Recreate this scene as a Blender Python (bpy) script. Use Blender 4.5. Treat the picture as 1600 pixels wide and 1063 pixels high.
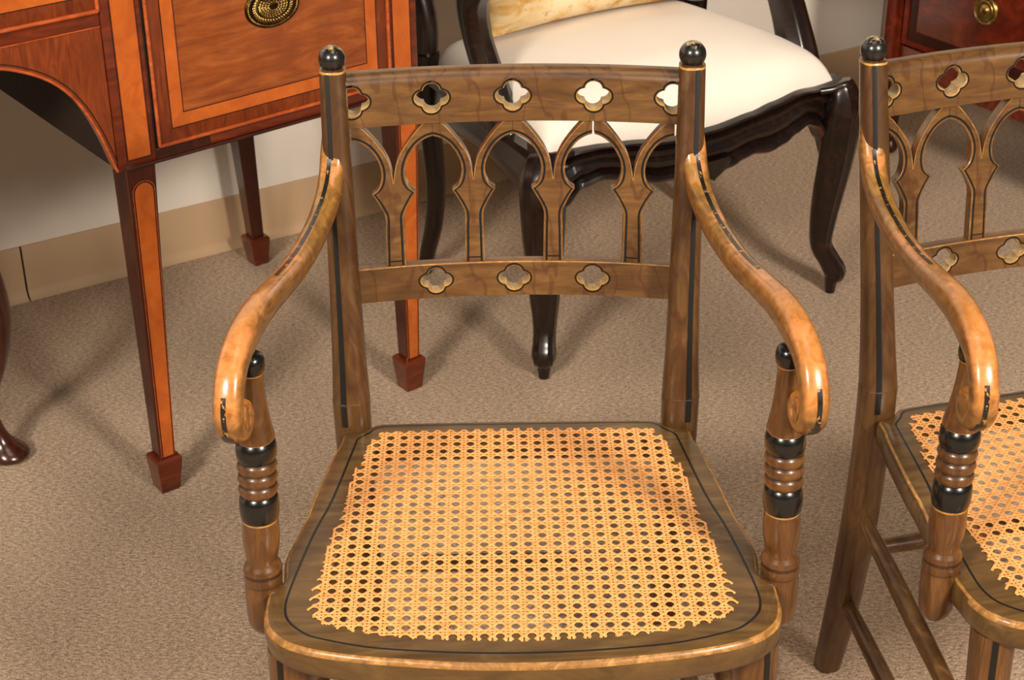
import bpy, bmesh, math, random
from mathutils import Vector, Matrix
random.seed(7)
for o in list(bpy.data.objects): bpy.data.objects.remove(o)
SC = bpy.context.scene
COL = SC.collection
R = math.radians

# ------------------------------------------------------------------ camera
cam_d = bpy.data.cameras.new('camera')
cam_d.sensor_width = 36.0
cam_d.lens = 2693.07 / 1600 * 36.0
cam_d.clip_start = 0.05
cam = bpy.data.objects.new('camera', cam_d); COL.objects.link(cam)
th, ro = R(28.4608), R(0.5112)
fw = Vector((0, math.cos(th), -math.sin(th))); rt = Vector((1, 0, 0)); up = rt.cross(fw)
rt2 = rt * math.cos(ro) - up * math.sin(ro); up2 = up * math.cos(ro) + rt * math.sin(ro)
m = Matrix((rt2, up2, -fw)).transposed().to_4x4()
m.translation = Vector((0, 0, 1.4787))
cam.matrix_world = m
cam_d.dof.use_dof = True; cam_d.dof.focus_distance = 1.80; cam_d.dof.aperture_fstop = 20.0
SC.camera = cam

# ------------------------------------------------------------------ world, lights, exposure
w = bpy.data.worlds.new('room_light'); SC.world = w; w.use_nodes = True
bg = w.node_tree.nodes['Background']
bg.inputs[0].default_value = (1.0, 0.88, 0.76, 1); bg.inputs[1].default_value = 0.10

def area(name, loc, target, power, size, col):
    l = bpy.data.lights.new(name, 'AREA'); l.shape = 'DISK'; l.size = size
    l.energy = power; l.color = col
    o = bpy.data.objects.new(name, l); COL.objects.link(o); o.location = loc
    d = Vector(target) - Vector(loc)
    o.rotation_euler = d.to_track_quat('-Z', 'Y').to_euler()
    return o
WARM = (1.0, 0.87, 0.73)
area('softbox_key', (2.2, -1.2, 2.6), (0.15, 2.3, 0.3), 225, 0.8, WARM)
area('softbox_fill', (-1.6, -1.1, 2.5), (-0.2, 2.3, 0.3), 145, 0.8, WARM)
area('ceiling_lamp', (0.2, 1.2, 3.0), (0.2, 1.7, 0), 10, 1.2, WARM)

vs = SC.view_settings
SC.display_settings.display_device = 'sRGB'
vs.view_transform = 'Standard'; vs.look = 'None'; vs.gamma = 1.0; vs.use_curve_mapping = False
vs.exposure = 0.0

# ------------------------------------------------------------------ material helpers
def lin(r, g, b):
    f = lambda c: (c / 255) / 12.92 if c <= 10 else (((c / 255) + 0.055) / 1.055) ** 2.4
    return (f(r), f(g), f(b), 1)

class NT:
    def __init__(s, name):
        s.m = bpy.data.materials.new(name); s.m.use_nodes = True
        s.t = s.m.node_tree; s.n = s.t.nodes; s.b = s.n['Principled BSDF']
    def new(s, k, **kw):
        q = s.n.new(k)
        for a, v in kw.items():
            if a in q.inputs.keys(): q.inputs[a].default_value = v
            else: setattr(q, a, v)
        return q
    def link(s, a, b): s.t.links.new(a, b)
    def coord(s, scale=(1, 1, 1), rot=(0, 0, 0)):
        tc = s.new('ShaderNodeTexCoord'); mp = s.new('ShaderNodeMapping')
        mp.inputs['Scale'].default_value = scale; mp.inputs['Rotation'].default_value = rot
        s.link(tc.outputs['Object'], mp.inputs['Vector']); return mp.outputs[0]
    def noise(s, vec, scale, detail=4, rough=.55, dist=0):
        q = s.new('ShaderNodeTexNoise'); s.link(vec, q.inputs['Vector'])
        q.inputs['Scale'].default_value = scale; q.inputs['Detail'].default_value = detail
        q.inputs['Roughness'].default_value = rough; q.inputs['Distortion'].default_value = dist
        return q.outputs['Fac']
    def ramp(s, fac, stops):
        q = s.new('ShaderNodeValToRGB'); e = q.color_ramp.elements
        while len(e) > 1: e.remove(e[-1])
        e[0].position, e[0].color = stops[0]
        for p, c in stops[1:]:
            x = e.new(p); x.color = c
        s.link(fac, q.inputs[0]); return q.outputs[0]
    def mix(s, fac, a, b):
        q = s.new('ShaderNodeMix', data_type='RGBA')
        for i, v in ((0, fac), (6, a), (7, b)):
            if hasattr(v, 'is_linked'): s.link(v, q.inputs[i])
            else: q.inputs[i].default_value = v
        return q.outputs[2]
    def bump(s, h, strength, dist=.001):
        q = s.new('ShaderNodeBump'); q.inputs['Strength'].default_value = strength
        q.inputs['Distance'].default_value = dist
        s.link(h, q.inputs['Height']); s.link(q.outputs[0], s.b.inputs['Normal'])
    def setp(s, rough=.4, coat=0, metal=0, spec=.5, coat_rough=.1):
        s.b.inputs['Roughness'].default_value = rough; s.b.inputs['Metallic'].default_value = metal
        s.b.inputs['Coat Weight'].default_value = coat; s.b.inputs['Coat Roughness'].default_value = coat_rough
        s.b.inputs['Specular IOR Level'].default_value = spec
    def col(s, c):
        if hasattr(c, 'is_linked'): s.link(c, s.b.inputs['Base Color'])
        else: s.b.inputs['Base Color'].default_value = c

W0, W1 = (0, 0, 0, 1), (1, 1, 1, 1)

def wood(name, dark, mid, light, grain=(8, 8, 1.2), scale=14, rough=.38, coat=.25, wear=None, wear_amt=.62,
         streak=None, dist=2.0, rot=(0, 0, 0), coat_rough=.15, spec=.4):
    n = NT(name); v = n.coord(grain, rot)
    f = n.noise(v, scale, 6, .6, dist)
    c = n.ramp(f, [(.28, dark), (.5, mid), (.72, light)])
    v2 = n.coord((1, 1, 1))
    blot = n.noise(v2, 22, 3, .5)
    c = n.mix(n.ramp(blot, [(.35, (0, 0, 0, 1)), (.75, (.55, .55, .55, 1))]), c, dark)
    if streak:
        q = n.new('ShaderNodeTexWave', wave_type='BANDS'); q.bands_direction = 'X'
        n.link(n.coord((1, 1, .35), (.0, .6, 0)), q.inputs['Vector'])
        q.inputs['Scale'].default_value = 9; q.inputs['Distortion'].default_value = 9
        q.inputs['Detail'].default_value = 2; q.inputs['Detail Scale'].default_value = 4
        c = n.mix(n.ramp(q.outputs['Fac'], [(.90, W0), (.985, (.5, .5, .5, 1))]), c, streak)
    if wear:
        wn = n.noise(v2, 130, 4, .7)
        wm = n.ramp(wn, [(wear_amt, W0), (wear_amt + .04, W1)])
        c = n.mix(wm, c, wear)
    n.col(c); n.setp(rough, coat, spec=spec, coat_rough=coat_rough)
    n.bump(f, .06, .0008)
    return n.m

TAN = lin(205, 150, 90)
M = {}
M['back_wood'] = wood('painted_rosewood', lin(70, 45, 22), lin(99, 68, 34), lin(121, 88, 47), (1.2, 8, 8), 6, .34, .45,
                      TAN, .78, streak=lin(66, 34, 18), coat_rough=.24)
M['post_wood'] = wood('post_paint', lin(58, 36, 18), lin(82, 55, 28), lin(102, 73, 40), (8, 8, 1), 6, .32, .35,
                      TAN, .77, streak=lin(70, 36, 20))
M['seat_wood'] = wood('seat_rail_paint', lin(66, 47, 26), lin(94, 69, 36), lin(116, 90, 50), (1.2, 6, 3), 7, .36, .3,
                      lin(190, 150, 95), .76)
n = NT('worn_arm_paint'); v = n.coord((5, 3, 5)); v2 = n.coord()
f = n.noise(v, 9, 6, .6, 2)
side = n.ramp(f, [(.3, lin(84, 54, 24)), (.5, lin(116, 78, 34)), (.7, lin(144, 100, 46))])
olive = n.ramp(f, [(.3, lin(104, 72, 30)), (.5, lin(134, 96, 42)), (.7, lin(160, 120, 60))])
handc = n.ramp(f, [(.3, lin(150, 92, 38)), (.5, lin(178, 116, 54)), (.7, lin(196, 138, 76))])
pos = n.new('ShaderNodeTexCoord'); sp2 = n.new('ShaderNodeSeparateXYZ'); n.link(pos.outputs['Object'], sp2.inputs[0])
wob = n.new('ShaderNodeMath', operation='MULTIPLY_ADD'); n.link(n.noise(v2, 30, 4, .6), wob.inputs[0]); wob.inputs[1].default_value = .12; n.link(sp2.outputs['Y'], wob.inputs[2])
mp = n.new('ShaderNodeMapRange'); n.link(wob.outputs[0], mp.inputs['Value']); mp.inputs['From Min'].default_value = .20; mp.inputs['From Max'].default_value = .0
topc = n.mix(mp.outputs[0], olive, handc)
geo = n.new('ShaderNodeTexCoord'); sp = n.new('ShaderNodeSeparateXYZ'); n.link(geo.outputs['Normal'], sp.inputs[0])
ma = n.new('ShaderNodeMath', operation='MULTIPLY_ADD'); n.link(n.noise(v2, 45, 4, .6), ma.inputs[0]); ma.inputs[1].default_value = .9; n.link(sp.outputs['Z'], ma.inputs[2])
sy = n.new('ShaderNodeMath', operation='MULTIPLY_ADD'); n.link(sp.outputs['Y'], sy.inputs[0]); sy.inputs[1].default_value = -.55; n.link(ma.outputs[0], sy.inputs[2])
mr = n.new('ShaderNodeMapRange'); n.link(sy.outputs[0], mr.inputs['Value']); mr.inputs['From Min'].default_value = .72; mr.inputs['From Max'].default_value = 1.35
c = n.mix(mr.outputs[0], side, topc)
rub = n.ramp(n.noise(v2, 26, 5, .65), [(.52, W0), (.62, (.75, .75, .75, 1))])
mm = n.new('ShaderNodeMath', operation='MULTIPLY'); n.link(rub, mm.inputs[0]); n.link(mr.outputs[0], mm.inputs[1])
c = n.mix(mm.outputs[0], c, lin(206, 134, 80))
spk = n.ramp(n.noise(v2, 150, 4, .7), [(.69, W0), (.73, W1)])
c = n.mix(spk, c, lin(120, 76, 36))
n.col(c); n.setp(.30, .45); n.bump(f, .06, .0008); M['arm_wood'] = n.m
M['black_worn'] = wood('worn_black_line', lin(14, 14, 13), lin(22, 22, 20), lin(40, 39, 35), (4, 4, 4), 16, .34, .3, lin(176, 124, 60), .57)
M['support_wood'] = wood('baluster_paint', lin(64, 38, 17), lin(92, 58, 27), lin(114, 77, 38), (8, 8, 1), 10, .33, .45, TAN, .76)
M['groove'] = wood('groove_paint', lin(44, 27, 14), lin(60, 37, 18), lin(80, 52, 26), (8, 8, 1), 10, .4, .2)
M['stretcher_wood'] = wood('stretcher_paint', lin(62, 40, 20), lin(88, 60, 30), lin(128, 92, 48), (4, 1.5, 8), 9, .42, .2, TAN, .74)
M['worn_edge'] = wood('worn_gilt_edge', lin(112, 76, 36), lin(158, 112, 56), lin(198, 152, 90), (6, 6, 6), 9, .38, .2)
M['gilt'] = wood('gilt_line', lin(140, 98, 40), lin(180, 134, 64), lin(204, 160, 90), (6, 6, 6), 14, .40, .2)
M['hole_side'] = wood('hole_side_paint', lin(120, 96, 60), lin(168, 144, 104), lin(190, 166, 124), (6, 6, 6), 20, .5, .1)
M['black_paint'] = wood('black_paint', lin(9, 10, 10), lin(14, 15, 15), lin(24, 24, 23), (4, 4, 4), 16, .26, .35, lin(200, 160, 98), .735)
M['black_line'] = wood('black_line_paint', lin(10, 10, 10), lin(14, 14, 13), lin(20, 20, 18), (4, 4, 4), 16, .36, .12, lin(120, 96, 60), .80)

n = NT('worn_black_ball'); v = n.coord()
tc = n.new('ShaderNodeTexCoord'); sx = n.new('ShaderNodeSeparateXYZ'); n.link(tc.outputs['Normal'], sx.inputs[0])
add = n.new('ShaderNodeMath', operation='MULTIPLY_ADD'); n.link(n.noise(v, 150, 5, .7), add.inputs[0])
add.inputs[1].default_value = 2.6; n.link(sx.outputs['Z'], add.inputs[2])
n.col(n.mix(n.ramp(add.outputs[0], [(.0, W0), (1.0, W0)]), lin(24, 24, 23), lin(24, 24, 23)))
mr = n.new('ShaderNodeMapRange'); n.link(add.outputs[0], mr.inputs['Value'])
mr.inputs['From Min'].default_value = 2.10; mr.inputs['From Max'].default_value = 2.40
n.col(n.mix(mr.outputs[0], lin(20, 20, 19), lin(184, 158, 108)))
n.setp(.3, .5); M['ball'] = n.m

n = NT('woven_cane'); v = n.coord((1, 1, 1))
c = n.ramp(n.noise(v, 120, 5, .75), [(.3, lin(196, 124, 62)), (.45, lin(226, 157, 88)), (.7, lin(242, 184, 117))])
n.col(c); n.setp(.45, .15); M['cane'] = n.m

n = NT('carpet_pile')
v = n.coord((1, 1, 1)); v2 = n.coord((1.0, 2.2, 1), (0, 0, R(12)))
f1 = n.noise(v2, 120, 3, .75); f2 = n.noise(v, 340, 2, .7); f3 = n.noise(v, 3.5, 3, .5)
ad = n.new('ShaderNodeMath', operation='MULTIPLY_ADD'); n.link(f1, ad.inputs[0]); ad.inputs[1].default_value = .6
mu = n.new('ShaderNodeMath', operation='MULTIPLY'); n.link(f2, mu.inputs[0]); mu.inputs[1].default_value = .4
n.link(mu.outputs[0], ad.inputs[2])
c = n.ramp(ad.outputs[0], [(.34, lin(98, 77, 60)), (.48, lin(172, 146, 121)), (.62, lin(222, 197, 168))])
c = n.mix(n.ramp(f3, [(.3, (.0, .0, .0, 1)), (.8, (.18, .18, .18, 1))]), c, lin(150, 126, 104))
n.col(c); n.setp(.95, 0, spec=.1); n.bump(ad.outputs[0], 1.0, .006)
n.b.inputs['Sheen Weight'].default_value = .15
M['carpet'] = n.m

def plain(name, c1, c2, scale=6, rough=.8, bump=0, coat=0, spec=.3):
    n = NT(name); f = n.noise(n.coord(), scale, 4, .5)
    n.col(n.ramp(f, [(.35, c1), (.7, c2)])); n.setp(rough, coat, spec=spec)
    if bump: n.bump(f, bump, .001)
    return n.m
M['wall'] = plain('wall_paint', lin(226, 219, 209), lin(231, 224, 214), 3, .75)
M['baseboard'] = plain('vinyl_base', lin(190, 160, 126), lin(196, 166, 132), 4, .55)
M['gap'] = plain('dark_gap', lin(14, 10, 8), lin(20, 15, 10), 10, .9)

MG = dict(wear=None)
M['mahog'] = wood('mahogany', lin(70, 23, 9), lin(98, 36, 14), lin(120, 50, 20), (1, 6, 6), 8, .28, .5)
M['mahog_dark'] = wood('mahogany_dark', lin(40, 14, 8), lin(56, 20, 10), lin(70, 27, 13), (6, 6, 1), 8, .4, .15)
M['inside'] = wood('unpolished_carcass', lin(30, 18, 11), lin(40, 24, 14), lin(52, 32, 18), (1, 6, 6), 8, .8, 0)
M['mahog_leg'] = wood('mahogany_leg', lin(46, 15, 7), lin(66, 23, 10), lin(88, 34, 15), (6, 6, 1), 8, .3, .4)
M['crossband'] = wood('mahogany_crossband', lin(80, 31, 11), lin(114, 48, 18), lin(134, 63, 26), (7, 6, 1.2), 9, .28, .5)
M['drawer_field'] = wood('figured_mahogany', lin(100, 46, 17), lin(136, 68, 27), lin(158, 88, 38), (1.0, 4, 5.5), 5.5, .26, .55,
                         rot=(0, R(-8), 0), dist=2.6)
M['satin'] = wood('satinwood_band', lin(154, 72, 22), lin(176, 88, 30), lin(190, 102, 38), (3, 6, 3), 5, .27, .5)
M['stringing'] = plain('dark_stringing', lin(28, 12, 6), lin(36, 16, 8), 20, .5)
M['bead'] = wood('rounded_bead', lin(132, 56, 22), lin(168, 78, 34), lin(190, 100, 50), (2, 6, 6), 9, .25, .6)
M['chest'] = wood('red_mahogany', lin(60, 14, 5), lin(98, 27, 8), lin(134, 46, 14), (1.4, 5, 2.4), 5, .24, .55, dist=3)
M['chest_dark'] = wood('red_mahogany_dark', lin(34, 10, 5), lin(48, 15, 7), lin(66, 22, 9), (5, 5, 1), 6, .28, .5)
M['stool'] = wood('dark_polished_wood', lin(40, 16, 9), lin(58, 24, 13), lin(80, 36, 18), (6, 6, 1), 8, .25, .6)
M['ebony'] = wood('ebonised_wood', lin(14, 8, 6), lin(26, 14, 9), lin(48, 24, 14), (4, 4, 4), 9, .30, .4)
M['ebony_worn'] = wood('ebonised_worn', lin(40, 18, 10), lin(84, 34, 17), lin(136, 62, 30), (2, 4, 4), 9, .33, .4)

n = NT('brass'); f = n.noise(n.coord(), 60, 4, .6)
n.col(n.ramp(f, [(.3, lin(90, 68, 34)), (.7, lin(196, 164, 96))])); n.setp(.32, 0, 1.0); M['brass'] = n.m
n = NT('brass_dark'); f = n.noise(n.coord(), 60, 4, .6)
n.col(n.ramp(f, [(.3, lin(36, 28, 16)), (.7, lin(84, 66, 36))])); n.setp(.4, 0, 1.0); M['brass_dark'] = n.m

n = NT('ivory_linen'); v = n.coord()
f = n.noise(v, 5, 3, .5); f2 = n.noise(v, 900, 2, .5)
n.col(n.ramp(f, [(.3, lin(236, 227, 216)), (.7, lin(240, 232, 221))])); n.setp(.9, 0, spec=.15)
n.b.inputs['Sheen Weight'].default_value = .1; n.bump(f2, .1, .0005); M['linen'] = n.m
n = NT('gold_floral_fabric'); v = n.coord()
q = n.new('ShaderNodeTexVoronoi'); n.link(v, q.inputs['Vector']); q.inputs['Scale'].default_value = 11
f = n.noise(v, 11, 4, .6, .6)
base = n.ramp(f, [(.40, lin(232, 212, 174)), (.50, lin(224, 196, 146)), (.57, lin(206, 162, 92)), (.70, lin(184, 130, 62))])
f4 = n.noise(v, 55, 3, .6, 1)
base = n.mix(n.ramp(f4, [(.62, W0), (.66, (.6, .6, .6, 1))]), base, lin(176, 124, 66))
n.col(base); n.setp(.75, 0, spec=.25); M['floral'] = n.m

# ------------------------------------------------------------------ geometry helpers
def link_mesh(name, verts, faces, mats, midx=None, parent=None, sharp=35, smooth=True):
    me = bpy.data.meshes.new(name)
    me.from_pydata([tuple(v) for v in verts], [], faces)
    for mm in (mats if isinstance(mats, (list, tuple)) else [mats]): me.materials.append(M[mm])
    if midx: me.polygons.foreach_set('material_index', midx)
    bm = bmesh.new(); bm.from_mesh(me)
    bmesh.ops.remove_doubles(bm, verts=bm.verts, dist=1e-6)
    bmesh.ops.recalc_face_normals(bm, faces=bm.faces)
    bm.to_mesh(me); bm.free()
    if smooth:
        me.polygons.foreach_set('use_smooth', [True] * len(me.polygons))
        me.set_sharp_from_angle(angle=R(sharp))
    o = bpy.data.objects.new(name, me); COL.objects.link(o)
    if parent: o.parent = parent
    return o

class MB:
    """collects pieces that form ONE part"""
    def __init__(s): s.v = []; s.f = []; s.m = []
    def add(s, v, f, mi=0):
        k = len(s.v); s.v += [Vector(x) for x in v]; s.f += [tuple(i + k for i in q) for q in f]
        s.m += [mi] * len(f) if isinstance(mi, int) else list(mi)
        return s
    def mapv(s, fn): s.v = [Vector(fn(*x)) for x in s.v]; return s
    def box(s, x0, x1, y0, y1, z0, z1, mi=0):
        v = [(x, y, z) for x in (x0, x1) for y in (y0, y1) for z in (z0, z1)]
        return s.add(v, [(0, 1, 3, 2), (4, 6, 7, 5), (0, 4, 5, 1), (2, 3, 7, 6), (0, 2, 6, 4), (1, 5, 7, 3)], mi)
    def bbox(s, x0, x1, y0, y1, z0, z1, bev=.002, mi=0, seg=2):
        bm = bmesh.new()
        bmesh.ops.create_cube(bm, size=1)
        for q in bm.verts:
            q.co = Vector(((x0 + x1) / 2 + q.co.x * (x1 - x0), (y0 + y1) / 2 + q.co.y * (y1 - y0), (z0 + z1) / 2 + q.co.z * (z1 - z0)))
        bmesh.ops.bevel(bm, geom=list(bm.edges), offset=bev, segments=seg, affect='EDGES', profile=.5)
        bm.verts.index_update()
        s.add([q.co.copy() for q in bm.verts], [tuple(x.index for x in f.verts) for f in bm.faces], mi); bm.free()
        return s
    def loft(s, rings, mi=0, cap=True, closed=True):
        n = len(rings[0]); v = [p for r in rings for p in r]; f = []; ms = []
        k = n if closed else n - 1
        for i in range(len(rings) - 1):
            for j in range(k):
                a = i * n + j; b = i * n + (j + 1) % n
                f.append((a, b, b + n, a + n)); ms.append(mi if isinstance(mi, int) else mi[i])
        if cap:
            f.append(tuple(range(n))); ms.append(mi if isinstance(mi, int) else mi[0])
            f.append(tuple(range((len(rings) - 1) * n, len(rings) * n))); ms.append(mi if isinstance(mi, int) else mi[-1])
        return s.add(v, f, ms)
    def build(s, name, mats, parent=None, sharp=35, smooth=True):
        return link_mesh(name, s.v, s.f, mats, s.m, parent, sharp, smooth)

def empty(name, loc, rz, label, cat, group=None):
    o = bpy.data.objects.new(name, None); COL.objects.link(o)
    o.location = loc; o.rotation_euler = (0, 0, rz); o.empty_display_size = .1
    o['label'] = label; o['category'] = cat
    if group: o['group'] = group
    return o

def crom(P, n=5):
    P = [Vector(p) for p in P]; out = []
    for i in range(len(P) - 1):
        a = P[i - 1] if i else P[0] * 2 - P[1]
        b, c = P[i], P[i + 1]
        d = P[i + 2] if i + 2 < len(P) else P[-1] * 2 - P[-2]
        for k in range(n):
            t = k / n
            out.append(.5 * ((2 * b) + (c - a) * t + (2 * a - 5 * b + 4 * c - d) * t * t + (3 * b - a - 3 * c + d) * t ** 3))
    out.append(P[-1]); return out

def sup(th, a, b, e=2.0):
    c, s = math.cos(th), math.sin(th)
    return (a * math.copysign(abs(c) ** (2 / e), c), b * math.copysign(abs(s) ** (2 / e), s))

def lathe(prof, axis0, axis1, z0, z1, n=28):
    """prof: list of (z, r, mat); axis leaning from axis0 (at z0) to axis1 (at z1)"""
    rings = []
    for z, r, *_ in prof:
        t = (z - z0) / (z1 - z0); c = Vector(axis0).lerp(Vector(axis1), t)
        rings.append([(c.x + r * math.cos(2 * math.pi * k / n), c.y + r * math.sin(2 * math.pi * k / n), z) for k in range(n)])
    return rings

def tube(path, rad, n=14, cap=True, mi=0, mb=None, flute=0):
    """round bar along any path, frame carried along without twist"""
    P = [Vector(p) for p in path]; rings = []; u = None
    for i, p in enumerate(P):
        t = (P[min(i + 1, len(P) - 1)] - P[max(i - 1, 0)]).normalized()
        if u is None:
            ref = Vector((0, 0, 1)) if abs(t.z) < .8 else Vector((1, 0, 0))
            u = t.cross(ref).normalized()
        else: u = (u - t * u.dot(t)).normalized()
        v = u.cross(t).normalized()
        r = rad[i] if isinstance(rad, (list, tuple)) else rad
        rings.append([p + (u * math.cos(2 * math.pi * k / n) + v * math.sin(2 * math.pi * k / n)) * r * (1 - (flute if k % 3 == 0 else 0)) for k in range(n)])
    mb = mb or MB()
    return mb.loft(rings, mi, cap)

# ------------------------------------------------------------------ the room
def structure(o): o['kind'] = 'structure'; return o
mb = MB(); mb.box(-4, 5, -3, 6.5, -.02, 0)
fl = structure(mb.build('floor', 'carpet', smooth=False))
fl['label'] = 'beige-brown speckled loop carpet covering the floor'
WAZ = R(58.095); wn = Vector((-math.cos(WAZ), math.sin(WAZ), 0)); wrot = R(90 - 58.095)
wroot = wn * 2.9502
mb = MB(); mb.box(-3.5, 5, .006, .10, 0, 2.6)
wl = structure(mb.build('wall_back', 'wall', smooth=False)); wl.location = wroot; wl.rotation_euler = (0, 0, wrot)
wl['label'] = 'off-white painted wall behind the furniture'
def base_strip(x0, x1):
    prof = [(.006, .1085), (.0045, .1087), (.002, .1075), (.001, .1055), (.001, .022), (-.001, .014), (-.005, .006), (-.010, .001), (-.010, 0), (.006, 0)]
    mb = MB(); mb.loft([[(x, y, z) for y, z in prof] for x in (x0, x1)]); return mb
SEAM = .7606 - .0  # filled in below with the wall frame's own x
def wall_local(pt):
    d = Vector(pt) - wroot; return d.dot(Vector((math.sin(WAZ), math.cos(WAZ), 0)))
xs = wall_local((-.9135, 2.9065, 0))
for k, (a, b) in enumerate(((-3.5, xs - .0018), (xs + .0018, 5))):
    o = structure(base_strip(a, b).build('baseboard_back', 'baseboard')); o.location = wroot; o.rotation_euler = (0, 0, wrot)

o = structure(MB().box(xs - .0018, xs + .0018, .0035, .0058, .0005, .108).build('trim_1', 'gap', smooth=False)); o.location = wroot; o.rotation_euler = (0, 0, wrot)
o['label'] = 'dark open joint in the vinyl baseboard'

# ------------------------------------------------------------------ the gothic cane armchair
GROUP = 'painted gothic-back cane armchairs'
ZS = .44

def back_y(x, z): return .294 + .141 * (z - .804) - .55 * x * x

# --- radial description of the seat
def sym(pts): return pts + [(-x, y) for x, y in reversed(pts) if abs(x) > 1e-6]
OUT = sym([(0, .196), (.08, .1955), (.150, .1935), (.166, .190), (.174, .1815), (.184, .1755), (.1985, .1725), (.2022, .151), (.2095, .1205),
           (.2225, .047), (.2290, .0005), (.2360, -.034), (.2425, -.069), (.2420, -.090), (.2408, -.106), (.2440, -.1185), (.2532, -.1276), (.2545, -.146),
           (.2541, -.167), (.2490, -.188), (.2380, -.203), (.2250, -.2135), (.2000, -.2245), (.1610, -.2340), (.1220, -.2400), (.0700, -.2465), (.03, -.2490), (0, -.2495)])
LINE = sym([(0, .187), (.10, .1868), (.150, .1855), (.163, .181), (.170, .1715), (.1812, .160), (.1850, .142), (.2016, .0364), (.2155, -.0235), (.2256, -.0803), (.2326, -.1288), (.2342, -.1548),
            (.2294, -.1752), (.2153, -.1926), (.199, -.2028), (.1521, -.2177), (.1062, -.2246), (.05, -.2295), (0, -.2308)])
CANE = sym([(0, .1775), (.09, .1770), (.153, .1750), (.1620, .160), (.1722, .1335), (.1880, .0320), (.1930, -.011), (.2008, -.069), (.2073, -.119), (.2105, -.158), (.2012, -.1773),
            (.175, -.190), (.135, -.2005), (.0775, -.2085), (0, -.2125)])
def smooth_loop(P, n=3):
    Q = crom([(x, y, 0) for x, y in P[-2:] + P + P[:3]], n); k = 2 * n
    return [(q.x, q.y) for q in Q[k:k + n * len(P)]]
OUT = smooth_loop(OUT); LINE = smooth_loop(LINE)
def polar(poly, th, o=(0, -.03)):
    d = (math.cos(th), math.sin(th)); best = 0
    for i in range(len(poly)):
        ax, ay = poly[i][0] - o[0], poly[i][1] - o[1]; bx, by = poly[(i + 1) % len(poly)][0] - o[0], poly[(i + 1) % len(poly)][1] - o[1]
        ex, ey = bx - ax, by - ay; den = d[0] * ey - d[1] * ex
        if abs(den) < 1e-12: continue
        t = (ax * ey - ay * ex) / den; u = (ax * d[1] - ay * d[0]) / den
        if t > 0 and -1e-6 <= u <= 1 + 1e-6: best = max(best, t)
    return best

def seat_frame(parent):
    ths = [2 * math.pi * k / 300 for k in range(300)]
    for x, y in OUT: ths.append(math.atan2(y + .03, x) % (2 * math.pi))
    ths = sorted(set(round(t, 6) for t in ths))
    O = Vector((0, -.03, 0)); rings = None; T = .034
    names = []
    per = []
    for t in ths:
        ro_ = polar(OUT, t); rl = polar(LINE, t); ri = polar(CANE, t) - .011
        d = Vector((math.cos(t), math.sin(t), 0))
        per.append([O + d * r + Vector((0, 0, z)) for r, z in (
            (ro_ - .006, ZS - T), (ro_ - .001, ZS - T + .006), (ro_ + .0005, ZS - .014), (ro_, ZS - .006), (ro_ - .0016, ZS - .0018), (ro_ - .0045, ZS),
            (rl + .0014, ZS), (rl - .0014, ZS), (ri, ZS), (ri - .0005, ZS - .004), (ri - .0005, ZS - T))])
    k = len(per[0]); N = len(per)
    v = [p for r in per for p in r]; f = []; mi = []
    MATS = {0: 0, 1: 0, 2: 0, 3: 2, 4: 2, 5: 0, 6: 1, 7: 0, 8: 0, 9: 0, 10: 0}
    for i in range(N):
        for j in range(k):
            a = i * k + j; b = ((i + 1) % N) * k + j; c = ((i + 1) % N) * k + (j + 1) % k; e = i * k + (j + 1) % k
            f.append((a, b, c, e))
            mm = MATS[j]
            yy = per[i][3].y
            if j == 3 and yy > -.16: mm = 0
            mi.append(mm)
    return link_mesh('seat_frame', v, f, ['seat_wood', 'black_line', 'worn_edge'], mi, parent, 50)

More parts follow.
